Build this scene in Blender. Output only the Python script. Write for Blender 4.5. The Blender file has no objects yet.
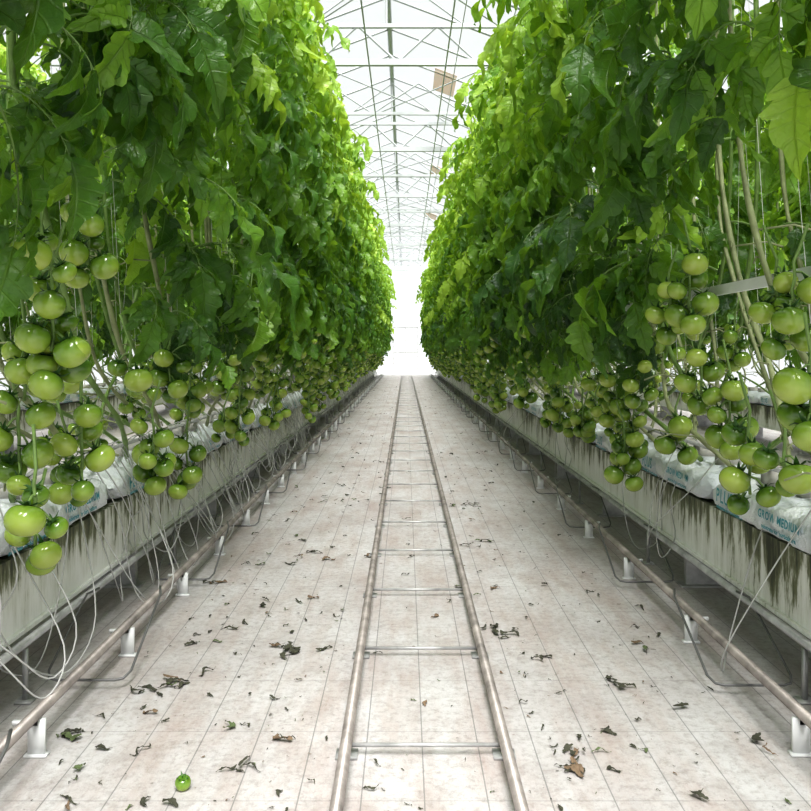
import bpy, math, random
import numpy as np
from mathutils import Vector, Matrix
random.seed(7); rng=np.random.default_rng(7)
S=bpy.context.scene
C=S.collection
S.view_settings.view_transform='Standard'
for lk in ('Medium High Contrast','Standard - Medium High Contrast','None'):
    try:
        S.view_settings.look=lk; break
    except Exception: pass
print('LOOK',S.view_settings.look)
S.view_settings.exposure=0.22

# ---------------------------------------------------------------- materials
def newmat(name):
    m=bpy.data.materials.new(name); m.use_nodes=True
    nt=m.node_tree; b=nt.nodes['Principled BSDF']; return m,nt,b
def N(nt,t,**k):
    n=nt.nodes.new(t)
    for a,v in k.items(): setattr(n,a,v)
    return n
def ramp(nt,fac,stops):
    r=N(nt,'ShaderNodeValToRGB'); e=r.color_ramp.elements
    while len(e)<len(stops): e.new(0.5)
    for i,(p,c) in enumerate(stops):
        e[i].position=p; e[i].color=(c[0],c[1],c[2],1)
    nt.links.new(fac,r.inputs[0]); return r.outputs[0]
def noise(nt,vec,scale,detail=4,rough=.6):
    n=N(nt,'ShaderNodeTexNoise'); n.inputs['Scale'].default_value=scale
    n.inputs['Detail'].default_value=detail; n.inputs['Roughness'].default_value=rough
    if vec is not None: nt.links.new(vec,n.inputs['Vector'])
    return n.outputs['Fac']
def mapping(nt,vec,sc):
    m=N(nt,'ShaderNodeMapping'); m.inputs['Scale'].default_value=sc
    nt.links.new(vec,m.inputs['Vector']); return m.outputs[0]
def math_(nt,op,a,b=None,clamp=False):
    m=N(nt,'ShaderNodeMath',operation=op); m.use_clamp=clamp
    for i,v in enumerate((a,b)):
        if v is None: continue
        if isinstance(v,(int,float)): m.inputs[i].default_value=v
        else: nt.links.new(v,m.inputs[i])
    return m.outputs[0]
def mixc(nt,fac,a,b,blend='MIX'):
    m=N(nt,'ShaderNodeMixRGB',blend_type=blend)
    for i,v in enumerate((fac,a,b)):
        if isinstance(v,(int,float)): m.inputs[i].default_value=v
        elif isinstance(v,tuple): m.inputs[i].default_value=(*v,1)
        else: nt.links.new(v,m.inputs[i])
    return m.outputs[0]
def simple(name,col,rough=.5,metal=0,nsc=8,var=.25):
    m,nt,b=newmat(name); tc=N(nt,'ShaderNodeTexCoord')
    f=noise(nt,tc.outputs['Object'],nsc)
    c=ramp(nt,f,[(.3,tuple(x*(1-var) for x in col)),(.7,tuple(min(1,x*(1+var*.4)) for x in col))])
    nt.links.new(c,b.inputs['Base Color']); b.inputs['Roughness'].default_value=rough
    b.inputs['Metallic'].default_value=metal; return m

def leaf_mat():
    m,nt,b=newmat('tomato_leaf')
    at=N(nt,'ShaderNodeAttribute',attribute_name='tint')
    uv=N(nt,'ShaderNodeUVMap'); sep=N(nt,'ShaderNodeSeparateXYZ'); nt.links.new(uv.outputs[0],sep.inputs[0])
    u=math_(nt,'ABSOLUTE',math_(nt,'SUBTRACT',math_(nt,'MULTIPLY',sep.outputs[0],2.0),1.0))
    mid=math_(nt,'SUBTRACT',1.0,math_(nt,'MULTIPLY',u,14.0),True)
    ph=math_(nt,'MULTIPLY',math_(nt,'SUBTRACT',sep.outputs[1],math_(nt,'MULTIPLY',u,.13)),42.0)
    sn=math_(nt,'SINE',ph)
    side=math_(nt,'MULTIPLY',math_(nt,'SUBTRACT',sn,.86,True),5.0,True)
    vein=math_(nt,'MAXIMUM',mid,math_(nt,'MULTIPLY',side,.6))
    tc=N(nt,'ShaderNodeTexCoord')
    nf=noise(nt,tc.outputs['Object'],22,3)
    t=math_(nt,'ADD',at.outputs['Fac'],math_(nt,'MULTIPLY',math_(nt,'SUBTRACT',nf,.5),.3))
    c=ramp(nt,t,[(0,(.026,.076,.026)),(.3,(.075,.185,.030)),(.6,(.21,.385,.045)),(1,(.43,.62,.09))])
    c=mixc(nt,math_(nt,'MULTIPLY',vein,.35),c,(.30,.46,.14))
    nt.links.new(c,b.inputs['Base Color']); b.inputs['Roughness'].default_value=.38
    b.inputs['Specular IOR Level'].default_value=.6
    bp=N(nt,'ShaderNodeBump'); bp.inputs['Strength'].default_value=.8; bp.inputs['Distance'].default_value=.015
    h=math_(nt,'SUBTRACT',math_(nt,'MULTIPLY',nf,.9),math_(nt,'MULTIPLY',vein,.5))
    nt.links.new(h,bp.inputs['Height']); nt.links.new(bp.outputs[0],b.inputs['Normal'])
    tr=N(nt,'ShaderNodeBsdfTranslucent')
    tcol=ramp(nt,t,[(0,(.12,.25,.012)),(.5,(.38,.62,.03)),(1,(.66,.88,.08))])
    nt.links.new(tcol,tr.inputs['Color'])
    mx=N(nt,'ShaderNodeMixShader'); mx.inputs[0].default_value=.37
    nt.links.new(b.outputs[0],mx.inputs[1]); nt.links.new(tr.outputs[0],mx.inputs[2])
    nt.links.new(mx.outputs[0],nt.nodes['Material Output'].inputs['Surface'])
    return m
def fruit_mat():
    m,nt,b=newmat('green_tomato_skin')
    at=N(nt,'ShaderNodeAttribute',attribute_name='tint')
    tc=N(nt,'ShaderNodeTexCoord'); nf=noise(nt,tc.outputs['Object'],30,3)
    t=math_(nt,'ADD',at.outputs['Fac'],math_(nt,'MULTIPLY',math_(nt,'SUBTRACT',nf,.5),.3))
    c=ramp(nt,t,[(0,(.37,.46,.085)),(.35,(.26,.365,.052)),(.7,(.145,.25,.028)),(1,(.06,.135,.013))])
    nt.links.new(c,b.inputs['Base Color']); b.inputs['Roughness'].default_value=.15
    b.inputs['Specular IOR Level'].default_value=.75
    return m
M_leaf=leaf_mat(); M_fruit=fruit_mat()
M_stem=simple('green_stem',(.20,.31,.09),.55,nsc=14,var=.4)
M_oldstem=simple('pale_stem',(.31,.34,.18),.6,nsc=14,var=.4)
M_calyx=simple('calyx_green',(.035,.10,.018),.6,nsc=30)
M_steel=simple('galvanised_steel',(.46,.46,.46),.42,.4,nsc=12,var=.4)
M_rail=simple('worn_pipe_steel',(.33,.295,.275),.40,.4,nsc=9,var=.5)
M_white=simple('white_painted_metal',(.76,.77,.77),.45,0,nsc=5,var=.1)
M_truss=simple('roof_aluminium',(.44,.46,.47),.5,.1,nsc=5,var=.1)
M_tube=simple('drip_tube_plastic',(.45,.45,.44),.45,nsc=8,var=.25)
M_wire=simple('bracket_wire',(.16,.16,.16),.45,.4,nsc=8)
M_string=simple('white_twine',(.70,.70,.66),.8)
M_dead=simple('dried_leaf',(.050,.050,.032),.85,nsc=20,var=.5)

def floor_mat():
    m,nt,b=newmat('white_ground_fabric'); tc=N(nt,'ShaderNodeTexCoord'); P=tc.outputs['Object']
    big=noise(nt,P,1.5,6,.7); fine=noise(nt,P,38,6,.8); mp=mapping(nt,P,(3.5,.8,1)); st=noise(nt,mp,1.8,8,.75)
    med=noise(nt,P,7,8,.8)
    c=ramp(nt,big,[(.3,(.385,.355,.35)),(.5,(.475,.458,.455)),(.7,(.54,.532,.532))])
    f=ramp(nt,st,[(.44,(0,0,0)),(.66,(1,1,1))])
    c=mixc(nt,math_(nt,'MULTIPLY',f,.60),c,(.33,.245,.21))
    g=ramp(nt,fine,[(.48,(0,0,0)),(.64,(1,1,1))])
    c=mixc(nt,math_(nt,'MULTIPLY',g,.50),c,(.20,.175,.16))
    g=ramp(nt,med,[(.50,(0,0,0)),(.70,(1,1,1))])
    c=mixc(nt,math_(nt,'MULTIPLY',g,.50),c,(.24,.205,.19))
    sep=N(nt,'ShaderNodeSeparateXYZ'); nt.links.new(P,sep.inputs[0])
    def line(o,per,wid,off=0.0):
        a=math_(nt,'FRACT',math_(nt,'ADD',math_(nt,'MULTIPLY',o,1/per),off))
        d=math_(nt,'ABSOLUTE',math_(nt,'SUBTRACT',a,.5))
        return math_(nt,'LESS_THAN',d,wid/per)
    l1=line(sep.outputs[0],.155,.0018,.2); l2=line(sep.outputs[1],.36,.0018)
    l=math_(nt,'MAXIMUM',math_(nt,'MULTIPLY',l1,.65),math_(nt,'MULTIPLY',l2,.38))
    c=mixc(nt,l,c,(.13,.13,.13))
    nt.links.new(c,b.inputs['Base Color']); b.inputs['Roughness'].default_value=.6
    bp=N(nt,'ShaderNodeBump'); bp.inputs['Strength'].default_value=.4; bp.inputs['Distance'].default_value=.01
    nt.links.new(math_(nt,'ADD',st,fine),bp.inputs['Height']); nt.links.new(bp.outputs[0],b.inputs['Normal'])
    return m
def gutter_mat():
    m,nt,b=newmat('stained_white_trough'); tc=N(nt,'ShaderNodeTexCoord'); P=tc.outputs['Object']
    mp=mapping(nt,P,(9,9,1.3)); n1=noise(nt,mp,1.9,6,.75); n2=noise(nt,P,1.7,4,.6)
    sep=N(nt,'ShaderNodeSeparateXYZ'); nt.links.new(P,sep.inputs[0])
    h=math_(nt,'MULTIPLY',math_(nt,'SUBTRACT',sep.outputs[2],.20),4.0,True)
    v=math_(nt,'ADD',math_(nt,'MULTIPLY',n1,.6),math_(nt,'ADD',math_(nt,'MULTIPLY',n2,.42),math_(nt,'MULTIPLY',h,.17)))
    c=ramp(nt,v,[(.52,(.84,.84,.83)),(.62,(.68,.68,.64)),(.665,(.17,.18,.10)),(.74,(.035,.04,.022))])
    nt.links.new(c,b.inputs['Base Color']); b.inputs['Roughness'].default_value=.55; return m
def bag_mat():
    m,nt,b=newmat('white_grow_bag_plastic'); tc=N(nt,'ShaderNodeTexCoord'); P=tc.outputs['Object']
    n=ramp(nt,noise(nt,P,4,3,.6),[(.35,(.64,.68,.72)),(.65,(.80,.82,.84))])
    nt.links.new(n,b.inputs['Base Color']); b.inputs['Roughness'].default_value=.3
    bp=N(nt,'ShaderNodeBump'); bp.inputs['Strength'].default_value=.9; bp.inputs['Distance'].default_value=.035
    nt.links.new(noise(nt,P,11,4,.6),bp.inputs['Height']); nt.links.new(bp.outputs[0],b.inputs['Normal'])
    return m
def glass_mat(name,col,tr):
    m,nt,b=newmat(name); tc=N(nt,'ShaderNodeTexCoord')
    c=ramp(nt,noise(nt,tc.outputs['Object'],.8),[(.3,tuple(x*.92 for x in col)),(.7,col)])
    nt.links.new(c,b.inputs['Base Color']); b.inputs['Roughness'].default_value=.5
    t=N(nt,'ShaderNodeBsdfTransparent'); mx=N(nt,'ShaderNodeMixShader'); mx.inputs[0].default_value=tr
    nt.links.new(b.outputs[0],mx.inputs[1]); nt.links.new(t.outputs[0],mx.inputs[2])
    nt.links.new(mx.outputs[0],nt.nodes['Material Output'].inputs['Surface']); return m
M_floor=floor_mat(); M_gut=gutter_mat(); M_bag=bag_mat()
M_print=simple('teal_print',(.05,.32,.40),.4)
M_glass=glass_mat('whitewashed_glass',(.80,.83,.86),.78); M_amber=glass_mat('amber_panel',(.70,.38,.16),.30)

# ---------------------------------------------------------------- mesh builder
class MB:
    def __init__(s): s.v=[];s.f=[];s.m=[];s.t=[];s.uv=[];s.n=0
    def add(s,V,F,mat=0,tint=0.5,uv=None):
        V=np.asarray(V,dtype=float); s.v.append(V)
        for f in F: s.f.append(tuple(i+s.n for i in f))
        s.m+= [mat]*len(F)
        s.t.append(np.full(len(V),tint) if np.isscalar(tint) else np.asarray(tint))
        s.uv.append(np.zeros((len(V),2)) if uv is None else uv)
        s.n+=len(V)
    def box(s,c,d,mat=0):
        c=np.array(c);d=np.array(d)/2
        V=[c+d*np.array(q) for q in [(-1,-1,-1),(1,-1,-1),(1,1,-1),(-1,1,-1),(-1,-1,1),(1,-1,1),(1,1,1),(-1,1,1)]]
        s.add(V,[(0,3,2,1),(4,5,6,7),(0,1,5,4),(1,2,6,5),(2,3,7,6),(3,0,4,7)],mat)
    def tube(s,P,r,k=8,mat=0,tint=.5,cap=True):
        P=[Vector(p) for p in P]; n=len(P); V=[]
        rr=r if hasattr(r,'__len__') else [r]*n
        up=None
        for i,p in enumerate(P):
            T=(P[min(i+1,n-1)]-P[max(i-1,0)]).normalized()
            if up is None: up=Vector((0,0,1)) if abs(T.z)<.9 else Vector((1,0,0))
            a=T.cross(up)
            if a.length<1e-4: a=T.cross(Vector((0.3,1,0)))
            a.normalize(); b=a.cross(T).normalized(); up=b
            for j in range(k):
                w=2*math.pi*j/k; V.append(p+a*math.cos(w)*rr[i]+b*math.sin(w)*rr[i])
        F=[(i*k+j,i*k+(j+1)%k,(i+1)*k+(j+1)%k,(i+1)*k+j) for i in range(n-1) for j in range(k)]
        if cap: F+= [tuple(range(k-1,-1,-1)),tuple((n-1)*k+j for j in range(k))]
        s.add([tuple(v) for v in V],F,mat,tint)
    def data(s):
        return np.concatenate(s.v),s.f,s.m,np.concatenate(s.t),np.concatenate(s.uv)
    def merge(s,D,R,p,sc=1,tadd=0,mirror=False):
        V,F,m,t,uv=D
        W=(V*sc)@np.array(R).T+np.array(p)
        s.v.append(W); o=s.n
        s.f+=[tuple(i+o for i in f) for f in F]; s.m+=m; s.t.append(t+tadd); s.uv.append(uv); s.n+=len(V)
    def mesh(s,name,mats,smooth=True,uv=False):
        V,F,m,t,U=s.data(); me=bpy.data.meshes.new(name)
        me.from_pydata(V.tolist(),[],F)
        for q in mats: me.materials.append(q)
        me.polygons.foreach_set('material_index',m)
        me.polygons.foreach_set('use_smooth',[smooth]*len(F))
        a=me.attributes.new('tint','FLOAT','POINT'); a.data.foreach_set('value',t.astype(np.float32))
        if uv:
            l=me.uv_layers.new(name='UVMap'); li=np.zeros(len(me.loops),dtype=np.int32)
            me.loops.foreach_get('vertex_index',li); l.data.foreach_set('uv',U[li].astype(np.float32).ravel())
        me.update(); return me
def obj(name,me,parent=None,loc=(0,0,0),rz=0,sc=1):
    o=bpy.data.objects.new(name,me); C.objects.link(o); o.location=loc; o.rotation_euler=(0,0,rz)
    o.scale=(sc,sc,sc) if not hasattr(sc,'__len__') else sc
    if parent: o.parent=parent
    return o
def empty(name,loc=(0,0,0)):
    o=bpy.data.objects.new(name,None); o.empty_display_size=.2; C.objects.link(o); o.location=loc; return o

# ---------------------------------------------------------------- leaf templates
def leaflet(seed):
    r=np.random.default_rng(seed); n=18; V=[];U=[]; cols=[-1,-.5,0,.5,1]
    k=r.uniform(.15,.75); fold=r.uniform(.05,.5); wv=r.uniform(.04,.11); W=r.uniform(.24,.32)
    sx=r.uniform(-.15,.15); p1,p2=r.uniform(0,6,2); tw=r.uniform(-.6,.6)
    pat=[.90,1.13,1.03,.77]
    for i in range(n):
        t=i/(n-1); w=W*max(.02,math.sin(math.pi*t**.70))**.75*(1-.22*t)
        for u in cols:
            lob=1.0; dy=0
            if abs(u)==1: q=(i+(2 if u>0 and seed%2 else 0))%4; lob=pat[q]*(1+r.uniform(-.07,.07)); dy=(0,.03,.05,-.01)[q]
            elif abs(u)==.5: lob=1.0; dy=.015
            if i in(0,n-1): dy=0
            x=u*w*lob+sx*t*t
            z=-k*t*t+fold*abs(u)*w + wv*abs(u)*math.sin(t*9+(p1 if u>0 else p2)) + (.016*math.sin(t*math.pi*13) if abs(u)==.5 else 0)+tw*t*u*w
            V.append((x,t+dy*(1-t)*1.5,z)); U.append(((u+1)/2,t))
    F=[(i*5+j,i*5+j+1,(i+1)*5+j+1,(i+1)*5+j) for i in range(n-1) for j in range(4)]
    return np.array(V),F,[0]*len(F),np.zeros(len(V)),np.array(U)
LF=[leaflet(i) for i in range(8)]
def basis(d,nrm):
    d=d/np.linalg.norm(d); n=nrm-d*np.dot(nrm,d); n/=np.linalg.norm(n); x=np.cross(d,n)
    return np.stack([x,d,n],axis=1)
def compound(seed):
    r=np.random.default_rng(seed); mb=MB(); L=r.uniform(.36,.48); K=16
    a0=math.radians(r.uniform(5,40)); a1=math.radians(r.uniform(-95,-45)); p=np.zeros(3); P=[p.copy()];T=[]
    sw=r.uniform(-.6,.6)
    for i in range(K):
        a=a0+(a1-a0)*(i/K)**.9; d=np.array([math.sin(sw*i/K)*math.cos(a),math.cos(sw*i/K)*math.cos(a),math.sin(a)])
        p=p+d*L/K; P.append(p.copy()); T.append(d)
    T.append(T[-1])
    mb.tube(P,[.005-.0035*i/K for i in range(K+1)],4,1,cap=False)
    for s_,ln in ((.30,.10),(.40,.045),(.50,.165),(.62,.05),(.74,.175),(.88,.12)):
        for sg in(-1,1):
            i=int(s_*K)+(1 if sg>0 and r.random()<.4 else 0); t=T[i]; side=np.cross(t,[0,0,1.0]); side/=np.linalg.norm(side)
            nn=np.cross(side,t)
            d=side*sg*.85+t*r.uniform(.35,.7)+np.array([0,0,-1])*r.uniform(.0,.9)
            nr=nn+side*sg*r.uniform(-.2,.6)+r.normal(0,.28,3)
            R=basis(d,nr); pe=P[i]+R[:,1]*.022
            mb.tube([P[i],pe],.002,3,1,cap=False)
            mb.merge(LF[r.integers(8)],R,pe,ln*r.uniform(.8,1.2),r.uniform(-.12,.12))
    t=T[-1]; side=np.cross(t,[0,0,1.0]); nn=np.cross(side,t)
    mb.merge(LF[r.integers(8)],basis(t+np.array([0,0,-.3]),nn+r.normal(0,.15,3)),P[-1],r.uniform(.18,.24))
    return mb.data()
CL=[compound(100+i) for i in range(10)]
def rotz(a): c,s=math.cos(a),math.sin(a); return np.array([[c,-s,0],[s,c,0],[0,0,1.0]])
def rotx(a): c,s=math.cos(a),math.sin(a); return np.array([[1,0,0],[0,c,-s],[0,s,c]])
def roty(a): c,s=math.cos(a),math.sin(a); return np.array([[c,0,s],[0,1,0],[-s,0,c]])
TOPZ=4.12
def foliage(seed,zmin=1.44,low=9):
    """1 m of canopy; local -x faces the aisle"""
    r=np.random.default_rng(seed); mb=MB()
    def put(x,y,z,az,sc):
        R=rotz(az)@rotx(r.uniform(-.4,.4))@roty(r.uniform(-.5,.5))
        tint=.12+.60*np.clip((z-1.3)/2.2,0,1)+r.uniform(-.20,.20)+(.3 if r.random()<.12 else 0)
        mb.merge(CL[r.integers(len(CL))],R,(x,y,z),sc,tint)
    for side,cnt in((-1,72),(1,30)):
        cnt=int(cnt*(TOPZ-zmin)/2.7)
        for i in range(cnt):
            z=zmin+(TOPZ-zmin)*((i+r.random())/cnt)
            if r.random()<.12 and z>3.5: continue
            y=r.random(); x=side*(.33+r.uniform(-.17,.13)+(.03 if z>2.6 else 0)-max(0,z-3.3)*.12)
            base=math.pi/2 if side<0 else -math.pi/2
            az=base+r.normal(0,.9)
            put(x,y,z,az,r.uniform(.75,1.2))
    for i in range(low):
        put(-.34+r.uniform(-.1,.1),r.random(),r.uniform(1.1,1.45),math.pi/2+r.normal(0,.9),r.uniform(.55,.85))
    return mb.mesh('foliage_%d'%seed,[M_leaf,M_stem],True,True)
FOL=[foliage(i) for i in range(6)]
FOLH=[foliage(50+i,1.74,0) for i in range(2)]

# ---------------------------------------------------------------- tomato + truss
def tomato(seed):
    r=np.random.default_rng(seed); mb=MB(); A,B=20,12; V=[];T=[]
    ph=r.uniform(0,6); sq=r.uniform(.80,.92)
    for i in range(B+1):
        th=math.pi*i/B
        for j in range(A):
            p=2*math.pi*j/A
            rr=1+.03*math.cos(5*p+ph)*math.sin(th)*(.5+.5*math.cos(th))
            z=sq*math.cos(th)
            if th<.7: z-=.16*(1-th/.7)**1.3
            x=rr*math.sin(th)**.93 if 0<i<B else 0
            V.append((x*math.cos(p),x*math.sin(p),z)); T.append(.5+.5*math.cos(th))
    F=[(i*A+j,(i+1)*A+j,(i+1)*A+(j+1)%A,i*A+(j+1)%A) for i in range(B) for j in range(A)]
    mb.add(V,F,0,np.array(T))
    for k in range(6):
        a=k*math.pi/3+r.uniform(-.2,.2); L=r.uniform(.7,1.0); P=[];W=[.11,.15,.10,.01]
        for q in range(4):
            s_=q/3; rad=L*s_; zz=.70+.10*s_+(.35*s_*s_ if r.random()<.6 else .02)
            ca,sa=math.cos(a),math.sin(a)
            P+= [(ca*rad-sa*W[q],sa*rad+ca*W[q],zz),(ca*rad,sa*rad,zz-.03),(ca*rad+sa*W[q],sa*rad-ca*W[q],zz)]
        FF=[]
        for q in range(3):
            for c_ in range(2): FF.append((q*3+c_,q*3+c_+1,q*3+c_+4,q*3+c_+3))
        mb.add(P,FF,1)
    mb.tube([(0,0,.66),(.02,.02,.95)],.08,5,1,cap=False)
    return mb.data()
TM=[tomato(i) for i in range(4)]
def truss(seed,n):
    r=np.random.default_rng(seed); mb=MB(); a=r.uniform(0,6); P=[(0.04,0,.16),(0.02,0,.10),(0,0,.05)]
    for i in range(n):
        a+=math.radians(140+r.uniform(-15,15)); z=-.03-i*.043+r.uniform(-.006,.006); ra=.052
        c=np.array([ra*math.cos(a),ra*math.sin(a),z]); R_=r.uniform(.036,.054)*(1-.12*(i==n-1))
        ax=np.array([-math.cos(a)*.55+r.uniform(-.3,.3),-math.sin(a)*.55+r.uniform(-.3,.3),1.0])
        x=np.cross([.3,1,0],ax); R=basis(np.cross(ax,x),ax)
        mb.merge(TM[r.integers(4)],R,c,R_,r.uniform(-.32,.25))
        s0=np.array([0,0,z+.055]); top=c+ax/np.linalg.norm(ax)*R_*.9
        mb.tube([s0,(s0+top)/2+np.array([0,0,.008]),top],.0035,4,2,cap=False); P.append((r.uniform(-.006,.006),r.uniform(-.006,.006),z+.04))
    mb.tube(P,.005,5,2)
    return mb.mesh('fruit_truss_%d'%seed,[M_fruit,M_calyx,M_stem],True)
TR=[truss(i,3+i%4) for i in range(8)]

# ---------------------------------------------------------------- stems module (1.2 m of row)
def stems(seed):
    r=np.random.default_rng(seed); mb=MB()
    for side in(-1,1):
        for k in range(2 if side<0 else 3):
            y0=k*(.55 if side<0 else .37)+r.uniform(-.1,.1); lean=r.uniform(.6,1.5)*(1 if r.random()<.75 else -1)
            x1=side*(.26+r.uniform(-.09,.07)); P=[]
            pts=[(side*.10,y0,.60),(side*.16,y0+lean*.15,.70),(side*.24,y0+lean*.40,.84),(x1,y0+lean*.62,1.05),(x1,y0+lean*.82,1.4),(x1,y0+lean,1.9),(x1,y0+lean*1.05,2.8),(x1*.9,y0+lean*1.05,3.95)]
            pts=[Vector(p)+Vector((r.uniform(-.015,.015),r.uniform(-.03,.03),0)) for p in pts]
            for i in range(len(pts)-1):
                a=pts[max(i-1,0)];b=pts[i];c=pts[i+1];d=pts[min(i+2,len(pts)-1)]
                for q in range(4):
                    t=q/4; P.append(.5*((2*b)+(c-a)*t+(2*a-5*b+4*c-d)*t*t+(3*b-a-3*c+d)*t**3))
            P.append(pts[-1]); n=len(P)
            mb.tube(P,[.011+.0018*math.sin(i*1.9) for i in range(n)],6,0 if r.random()<.5 else 1)
            mb.tube([pts[3]+Vector((0.012,0,0)),pts[-1]+Vector((0,0,.5))],.0013,3,2,cap=False)
            for q in range(10):
                i=r.integers(4,18); p=P[i]; a=r.uniform(0,6.28); L=r.choice([.03,.05,.12])
                mb.tube([p,p+Vector((L*math.cos(a),L*math.sin(a),.012)),p+Vector((L*1.5*math.cos(a),L*1.5*math.sin(a),-.01))],.0035,4,0)
    return mb.mesh('stems_%d'%seed,[M_oldstem,M_stem,M_string],True)
ST=[stems(20+i) for i in range(4)]

ROWX={'R':1.45,'L':-1.40}
YEND=34
def build_row(x,rz,y0,near=False,trs=True,seed=0,nhigh=2):
    r=random.Random(seed); e=empty('tomato_plant_row')
    y=y0;i=0
    sg=-1 if rz==0 else 1
    while y<YEND:
        yy=y if rz==0 else y+1
        me=FOLH[i%2] if (near and i<nhigh) else FOL[r.randrange(6)]
        obj('foliage',me,e,(x,yy,0),rz,(1,1,r.uniform(.97,1.03)))
        y+=1;i+=1
    y=y0-.3
    while y<YEND:
        yy=y if rz==0 else y+1.1
        obj('stems',ST[r.randrange(4)],e,(x+r.uniform(-.03,.03),yy,0),rz); y+=1.1
    if trs:
        y=4.0 if near else y0
        while y<YEND:
            y+=r.uniform(.07,.15) if near else .3
            z=r.choice([r.uniform(.62,.85),r.uniform(.7,1.0),r.uniform(.85,1.2),r.uniform(1.05,1.4)])
            xx=x+sg*(.36+r.uniform(-.14,.14)+(.12 if z>1.1 else 0))
            obj('fruit_truss',TR[r.randrange(8)],e,(xx,y,z),r.uniform(0,6.28),r.uniform(.75,1.08))
        y=y0
        while y<YEND:
            y+=r.uniform(.25,.45)
            obj('fruit_truss',TR[r.randrange(8)],e,(x-sg*(.30+r.uniform(-.1,.1)),y,r.uniform(.65,1.3)),r.uniform(0,6.28),r.uniform(.8,1))
    return e
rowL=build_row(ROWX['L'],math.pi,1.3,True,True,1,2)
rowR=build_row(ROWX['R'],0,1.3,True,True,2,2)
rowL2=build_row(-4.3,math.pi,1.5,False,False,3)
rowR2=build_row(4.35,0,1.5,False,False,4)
obj('foliage',FOLH[1],rowR,(ROWX['R']-.02,.55,0),0,(1,1,1.06))
obj('foliage',FOLH[0],rowL,(ROWX['L']+.02,1.45,0),math.pi,(1,1,1.06))
for (x,y,z,s,k) in [(-.93,2.08,1.42,1.0,0),(-.95,2.18,1.29,.95,3),(-.93,2.22,1.17,1.0,1),(-1.07,2.28,1.12,1.0,2),(-1.0,2.5,.93,1.05,7),(-.98,2.15,.74,1.0,0),(-1.12,2.35,.88,1.05,5),
                  (-.96,2.45,1.54,.9,3),(-1.05,3.1,1.07,1.05,0),(-1.05,3.62,1.10,1.05,6),(-1.03,3.3,.82,1.0,2),(-1.06,3.42,.70,1.0,1),(-1.04,3.85,.68,1.0,3),(-1.2,2.8,1.05,.9,4),(-1.15,2.75,.78,.95,6),(-1.1,4.15,.95,.95,5),
                  (-1.15,3.95,1.15,.9,2),(-1.05,2.3,.60,1.0,4)]:
    obj('fruit_truss',TR[k],rowL,(x,y,z),k*1.3+y,s)
for (x,y,z,s,k) in [(1.08,3.08,1.45,1.05,3),(1.04,3.2,1.36,1.0,2),(1.08,2.16,1.04,1.0,1),(1.12,3.08,1.10,1.05,2),(1.2,3.0,.98,1.0,3),(1.13,2.66,.85,1.1,7),(1.17,2.5,.80,1.1,0),(1.12,4.1,.72,1.05,6),(1.08,4.0,.69,1.0,3),
                  (1.10,2.30,1.30,1.0,6),(1.1,2.4,1.32,.95,4),(1.2,3.6,.80,1.0,1),(1.25,3.9,1.2,1.0,5),(1.12,3.7,1.42,.95,4),(1.1,3.8,1.05,.95,2)]:
    obj('fruit_truss',TR[k],rowR,(x,y,z),k*1.7+y,s)

# ---------------------------------------------------------------- troughs, bags
M_cube=simple('planting_block',(.50,.48,.44),.8,nsc=20)
def bagprint(txt,size):
    cu=bpy.data.curves.new('p','FONT'); cu.body=txt; cu.size=size; cu.align_x='CENTER'; cu.space_character=1.1; cu.resolution_u=2
    cu.offset=.0012
    o=bpy.data.objects.new('p',cu); C.objects.link(o); bpy.context.view_layer.update()
    dg=bpy.context.evaluated_depsgraph_get(); me=bpy.data.meshes.new_from_object(o.evaluated_get(dg))
    V=np.array([v.co[:] for v in me.vertices]); F=[tuple(p.vertices) for p in me.polygons]
    bpy.data.objects.remove(o); bpy.data.curves.remove(cu); bpy.data.meshes.remove(me); return V,F
TXT=[bagprint('PLUS',.075),bagprint('GROW MEDIUM',.040),bagprint('substrate for horticulture',.022)]
def bag(seed):
    r=np.random.default_rng(seed); mb=MB(); nx,ny=18,34; L=1.0;W=.375;Hh=.135; V=[]
    ph=r.uniform(0,6,8)
    for j in range(ny+1):
        v=-1+2*j/ny
        for i in range(nx):
            a=2*math.pi*i/nx; ca,sa=math.cos(a),math.sin(a)
            ex=abs(ca)**.45*math.copysign(1,ca); ez=abs(sa)**.5*math.copysign(1,sa)
            end=max(.0,1-abs(v)**9)**.5; end=max(end,.03) if abs(v)<1 else .02
            x=ex*W/2*(.85+.15*end); z=Hh/2+ez*Hh/2*end
            y=v*L/2
            w=.006*math.sin(9*v+ph[0]+3*a)+.006*math.sin(23*v+ph[1]-2*a)+.004*math.sin(37*v+ph[2]+5*a)
            x+=w*ca; z+=w*max(sa,0)*1.6
            V.append((x,y,max(0,z)))
    F=[(j*nx+i,j*nx+(i+1)%nx,(j+1)*nx+(i+1)%nx,(j+1)*nx+i) for j in range(ny) for i in range(nx)]
    mb.add(V,F,0)
    def put(T,yc,zc):
        tv,tf=T
        for s in(-1,1):
            Q=np.stack([np.full(len(tv),s*(W/2+.0085)),s*(yc+tv[:,0]),zc+tv[:,1]],axis=1)
            Q[:,0]-=s*.010*np.abs((Q[:,2]-Hh/2)/(Hh/2))**2
            mb.add(Q,tf,2)
    put(TXT[0],-.30,.050); put(TXT[2],-.26,.022); put(TXT[1],.17,.070); put(TXT[2],.17,.035)
    for yy in(-.28,0,.28):
        mb.box((0,yy,Hh+.028),(.085,.085,.06),1)
    return mb.mesh('slab_%d'%seed,[M_bag,M_cube,M_print],True)
BG=[bag(i) for i in range(3)]
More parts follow.
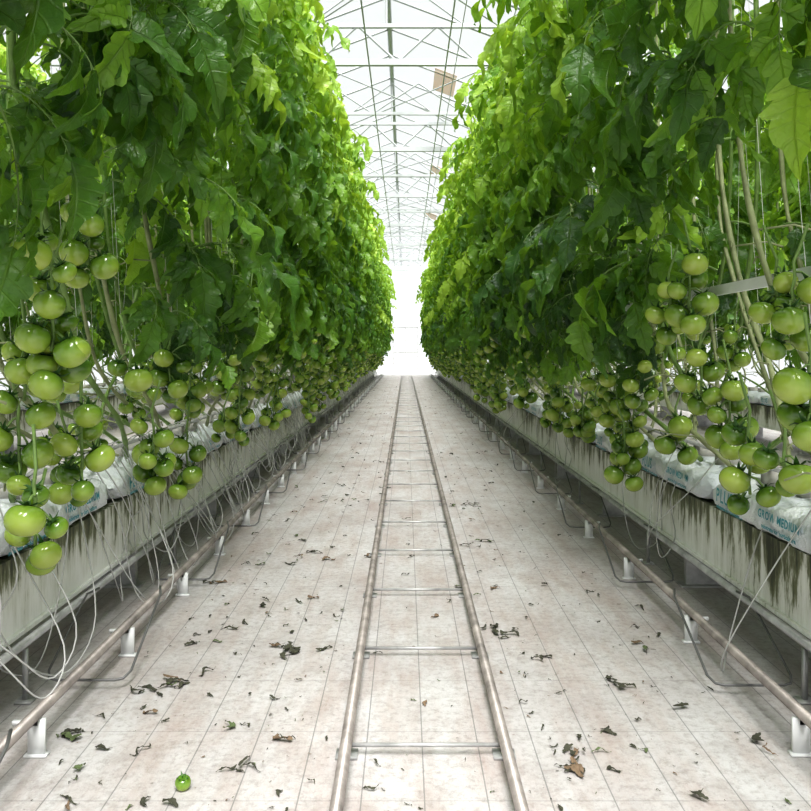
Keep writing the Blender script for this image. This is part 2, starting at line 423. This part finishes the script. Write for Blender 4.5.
for x in(1.45,-1.40,4.35,-4.3):
    mb=MB(); y0,y1=.3,YEND+.2; cy=(y0+y1)/2; Ly=y1-y0; hw=.165
    mb.box((x,cy,.435),(2*hw,Ly,.02)); 
    for s in(-1,1):
        mb.box((x+s*hw,cy,.325),(.018,Ly,.25)); mb.box((x+s*(hw+.008),cy,.205),(.03,Ly,.014))
    y=.6
    while y<y1:
        mb.box((x,y,.10),(.28,.03,.20),1); mb.box((x,y,.004),(.34,.09,.008),1); y+=1.6
    obj('growing_trough',mb.mesh('growing_trough',[M_gut,M_steel],False))
    e=empty('grow_bags'); y=.8;i=0
    while y<YEND:
        obj('slab',BG[i%3],e,(x+random.uniform(-.01,.01),y,.446),random.choice([0,math.pi])+random.uniform(-.015,.015)); y+=1.04;i+=1
mb=MB(); mb.box((1.20,17,1.33),(.016,33,.038))
y=1.0
while y<33.5: mb.box((1.215,y,1.95),(.012,.02,1.20)); y+=3.2
obj('row_support_rail',mb.mesh('row_support_rail',[M_white],False))

# ---------------------------------------------------------------- rails & pipes
mb=MB(); zr=.048
mb.tube([(-.159,.4,zr),(-.159,YEND+.3,zr)],.016,12); mb.tube([(.267,.4,zr),(.267,YEND+.3,zr)],.016,12)
y=.77
while y<YEND:
    mb.tube([(-.159,y,.03),(.267,y,.03)],.0055,6,1)
    for x in(-.159,.267):
        mb.box((x,y,.004),(.06,.05,.008),1); mb.box((x,y,.02),(.012,.045,.035),1)
    y+=.715
obj('pipe_rail_track',mb.mesh('pipe_rail_track',[M_rail,M_steel],True))
for x,xin,xw in((-1.0,-1.16,1),(1.075,1.22,-1)):
    mb=MB(); mb.tube([(x,.4,.115),(x,YEND,.115)],.016,12)
    mb.tube([(x-.03*(1 if x<0 else -1),.4,.10),(x-.03*(1 if x<0 else -1),YEND,.10)],.006,6)
    y=.505 if x>0 else .76
    while y<YEND:
        mb.box((x,y,.052),(.046,.012,.10),1); mb.box((x,y,.004),(.06,.03,.006),1); 
        mb.box((x-(.03*(1 if x<0 else -1)),y,.09),(.07,.012,.012),1); y+=.85 if x>0 else .72
    obj('heating_pipe',mb.mesh('heating_pipe',[M_rail,M_white],True))
    mb=MB(); xx=math.copysign(abs(xin)+.03,x); mb.tube([(xx,.4,.185),(xx,YEND,.185)],.014,12)
    y=.9
    while y<YEND: mb.box((xx,y,.083),(.014,.014,.165)); mb.box((xx,y,.004),(.05,.05,.008)); y+=1.64
    obj('growing_pipe',mb.mesh('growing_pipe',[M_steel],True))
    mb=MB(); y=2.58 if x>0 else 2.62
    y-=1.15
    while y<YEND:
        s=math.copysign(1,x); a=abs(x)-.10; b=abs(x)+.17
        P=[(s*(a+.02),y+.42,.215),(s*a,y+.36,.205),(s*a,y+.04,.05),(s*(a+.015),y+.01,.037),(s*(a+.04),y,.035),(s*(b-.04),y,.035),(s*(b-.015),y+.01,.037),(s*b,y+.04,.05),(s*b,y+.36,.205),(s*(b-.03),y+.40,.215)]
        mb.tube(P,.0045,6); y+=1.15
    obj('wire_hoop_brackets',mb.mesh('wire_hoop_brackets',[M_wire],True))
# drip tubes
for sgn,X,den in((-1,-1.40,.13),(1,1.45,.8)):
    r=random.Random(5); mb=MB(); y=1.3
    mb.tube([(X-sgn*.05,.5,.65),(X-sgn*.05,YEND-.2,.65)],.010,8)
    while y<26:
        dy=r.uniform(-.6,.6); out=r.uniform(.22,.42); lo=r.uniform(.02,.22)
        p=[Vector((X-sgn*.05,y,.65)),Vector((X-sgn*.13,y+dy*.1,.69)),Vector((X-sgn*.23,y+dy*.3,.52)),Vector((X-sgn*out,y+dy*.6,lo+.12)),Vector((X-sgn*(out-.02),y+dy*.9,lo)),Vector((X-sgn*(out-.08),y+dy*1.2,lo+.10)),Vector((X-sgn*.21,y+dy*1.4,.42)),Vector((X-sgn*.10,y+dy*1.5,.64))]
        P=[]
        for i in range(len(p)-1):
            a=p[max(i-1,0)];b=p[i];c=p[i+1];d=p[min(i+2,len(p)-1)]
            for q in range(5):
                t=q/5; P.append(.5*((2*b)+(c-a)*t+(2*a-5*b+4*c-d)*t*t+(3*b-a-3*c+d)*t**3))
        P.append(p[-1]); mb.tube(P,.0027,5,cap=False); y+=den*r.uniform(.6,1.5)*(1 if y<9 else 2)
    obj('drip_irrigation_tubes',mb.mesh('drip_irrigation_tubes',[M_tube],True))

# ---------------------------------------------------------------- litter
r=np.random.default_rng(3); mb=MB()
def bit(x,y,s,curl=1):
    V,F,m,t,uv=LF[r.integers(8)]; V=V.copy(); V[:,0]*=r.uniform(.3,1.0)
    V[:,0]+=.25*np.sin(V[:,1]*r.uniform(2,6)+r.uniform(0,6))
    V[:,2]=V[:,2]*r.uniform(.1,.5)*curl+.06*np.sin(V[:,1]*9+r.uniform(0,6))*curl+.04*np.sin(V[:,0]*30)
    V=V@rotz(r.uniform(0,6.28)).T*s; V[:,2]-=V[:,2].min(); V[:,2]=np.minimum(V[:,2],.014)+.002
    mb.add(V+np.array([x,y,0]),F,0 if r.random()<.75 else (1 if r.random()<.5 else 2))
for i in range(2000):
    y=1.7+24*r.random()**1.7; side=r.random()
    x=r.uniform(-.93,-.2) if side<.45 else (r.uniform(.3,1.0) if side<.9 else r.uniform(-.14,.25))
    bit(x,y,r.choice([.006,.012,.022,.045],p=[.38,.32,.21,.09])*r.uniform(.7,1.4))
def w(px,py): D=811*1.1/(py-350); return (px-404)/811*D,D
for (px,py,n,sp) in[(290,650,10,.035),(155,687,8,.05),(565,757,11,.05),(465,505,10,.06),(245,770,3,.03),(80,740,6,.05),(285,610,5,.06),(310,740,2,.03),(640,690,2,.05),(505,637,4,.03),(350,500,6,.1),(475,545,6,.08),(65,803,2,.03),(215,635,4,.05),(160,805,3,.03),(550,660,2,.03),(760,745,2,.03),(385,462,3,.08),(440,455,3,.1),(220,590,4,.08),(300,560,5,.1),(470,590,3,.06)]:
    x,y=w(px,py)
    for k in range(n): bit(x+r.normal(0,sp),y+r.normal(0,sp),r.uniform(.025,.075))
obj('leaf_litter',mb.mesh('leaf_litter',[M_dead,simple('wilted_leaf',(.09,.12,.05),.7),simple('brown_leaf',(.16,.11,.07),.8)],True))
mb=MB(); mb.merge(TM[1],rotx(.3),(0,0,0),.020); obj('fallen_tomato',mb.mesh('fallen_tomato',[M_fruit,M_calyx],True),None,(-.557,2.03,.018))

# ---------------------------------------------------------------- shell
HW=6.2; Y0=-2; Y1=46
mb=MB(); mb.add([(-HW,Y0,0),(HW,Y0,0),(HW,Y1,0),(-HW,Y1,0)],[(0,1,2,3)]); obj('floor',mb.mesh('floor',[M_floor],False))
mb=MB(); mb.box((0,40,.01),(2*HW-.1,9,.02)); obj('concrete_path',mb.mesh('concrete_path',[simple('pale_concrete',(.50,.50,.49),.6,nsc=2,var=.1)],False))
ridges=[-4.24,-.24,3.76]; GZ,RZ=5.25,6.0
mb=MB(); bars=MB()
for rx in ridges:
    for s in(-1,1):
        gx=max(-HW,min(HW,rx+s*2.0)); 
        mb.add([(rx,Y0,RZ),(gx,Y0,GZ),(gx,Y1,GZ),(rx,Y1,RZ)],[(0,1,2,3)],0)
        y=Y0
        while y<=Y1: bars.tube([(rx,y,RZ-.02),(gx,y,GZ-.02)],.020,4); y+=1.1
        bars.tube([(gx,Y0,GZ-.03),(gx,Y1,GZ-.03)],.06,6)
    bars.tube([(rx,Y0,RZ-.03),(rx,Y1,RZ-.03)],.04,6)
for yy,xx in((13.2,.48),(19.8,.62),(26.4,.66)):
    z=RZ-(xx+.24)*.375-.03; z2=RZ-(xx+.24+.36)*.375-.03
    mb.add([(xx,yy,z),(xx+.36,yy,z2),(xx+.36,yy+1.1,z2),(xx,yy+1.1,z)],[(0,1,2,3)],1)
obj('ceiling',mb.mesh('ceiling',[M_glass,M_amber],False)); obj('roof_glazing_bars',bars.mesh('roof_glazing_bars',[M_truss],True))
y=1.4;k=0
while y<Y1-.5:
    mb=MB(); zb,zt=4.72,5.18
    if k%2==0:
        mb.box((0,y,zb),(2*HW-.1,.06,.08)); mb.box((0,y,zt),(2*HW-.1,.05,.05)); x=-HW+.1;q=0
        while x<HW-.6:
            a,b=(zb,zt) if q%2==0 else (zt,zb); mb.tube([(x,y,a),(x+.5,y,b)],.018,5); x+=.5;q+=1
        for rx in ridges: mb.tube([(rx,y,zt),(rx,y,RZ-.03)],.018,5); mb.tube([(rx-1,y,zt),(rx,y,RZ-.1),(rx+1,y,zt)],.014,5)
    else:
        mb.box((0,y,zb),(2*HW-.1,.04,.045)); x=-HW+.1;q=0
        while x<HW-.7:
            a,b=(zb,zt) if q%2==0 else (zt,zb); mb.tube([(x,y,a),(x+.7,y,b)],.012,4); x+=.7;q+=1
    obj('roof_truss',mb.mesh('roof_truss',[M_truss],False)); y+=2.2;k+=1
mb=MB()
for x in(-1.7,-1.1,-.45,.5,.62,1.15,1.75): mb.tube([(x,Y0+.1,4.64),(x,YEND+1,4.64)],.006 if x not in(.5,-.45) else .010,5)
for i in range(9):
    yy=1.4+4.4*i; mb.tube([(-1.6,yy,4.9),(1.6,yy+4.4,4.9)],.010,4); mb.tube([(1.6,yy,4.9),(-1.6,yy+4.4,4.9)],.010,4)
obj('crop_wires',mb.mesh('crop_wires',[M_truss],True))
def wall(name,ax,pos,lo,hi):
    mb=MB()
    if ax=='x':
        mb.add([(pos,lo,0),(pos,hi,0),(pos,hi,GZ),(pos,lo,GZ)],[(0,1,2,3)],0); y=lo
        while y<=hi: mb.box((pos,y,GZ/2),(.05,.05,GZ),1); y+=2.2
        for z in(.4,2.0,3.6): mb.box((pos,(lo+hi)/2,z),(.04,hi-lo,.05),1)
    else:
        mb.add([(lo,pos,0),(hi,pos,0),(hi,pos,RZ),(lo,pos,RZ)],[(0,1,2,3)],0); x=lo
        while x<=hi+.01: mb.box((x,pos,RZ/2),(.05,.05,RZ),1); x+=1.24
        for z in(.4,2.4,3.6,4.8): mb.box(((lo+hi)/2,pos,z),(hi-lo,.04,.05),1)
    obj(name,mb.mesh(name,[M_glass,M_white],False))
wall('wall_left','x',-HW,Y0,Y1); wall('wall_right','x',HW,Y0,Y1); wall('wall_back','y',Y1,-HW,HW); wall('wall_front','y',Y0,-HW,HW)
mb=MB(); mb.box((.0,Y1-.06,1.2),(1.3,.04,2.4)); 
for x in(-.68,0,.68): mb.box((x,Y1-.09,1.2),(.06,.05,2.4),1)
mb.box((0,Y1-.09,2.42),(1.42,.05,.06),1); mb.box((0,Y1-.09,1.0),(1.3,.04,.06),1)
obj('door_1',mb.mesh('door_1',[M_white,M_steel],False))

# ---------------------------------------------------------------- light
wd=bpy.data.worlds.new('overcast_sky'); S.world=wd; wd.use_nodes=True; nt=wd.node_tree; bg=nt.nodes['Background']
bg.inputs[0].default_value=(.955,.98,1,1); bg.inputs[1].default_value=.86
sd=bpy.data.lights.new('sun','SUN'); sd.energy=9.8; sd.angle=math.radians(36); sd.color=(1,.99,.965)
so=bpy.data.objects.new('sun',sd); C.objects.link(so); so.rotation_euler=(math.radians(32),math.radians(3),0)
cd=bpy.data.cameras.new('camera'); co=bpy.data.objects.new('camera',cd); C.objects.link(co)
co.location=(0,0,1.1); co.rotation_euler=(math.radians(90),0,0); cd.sensor_width=36; cd.lens=36; cd.shift_y=-.068; cd.clip_start=.05
S.camera=co
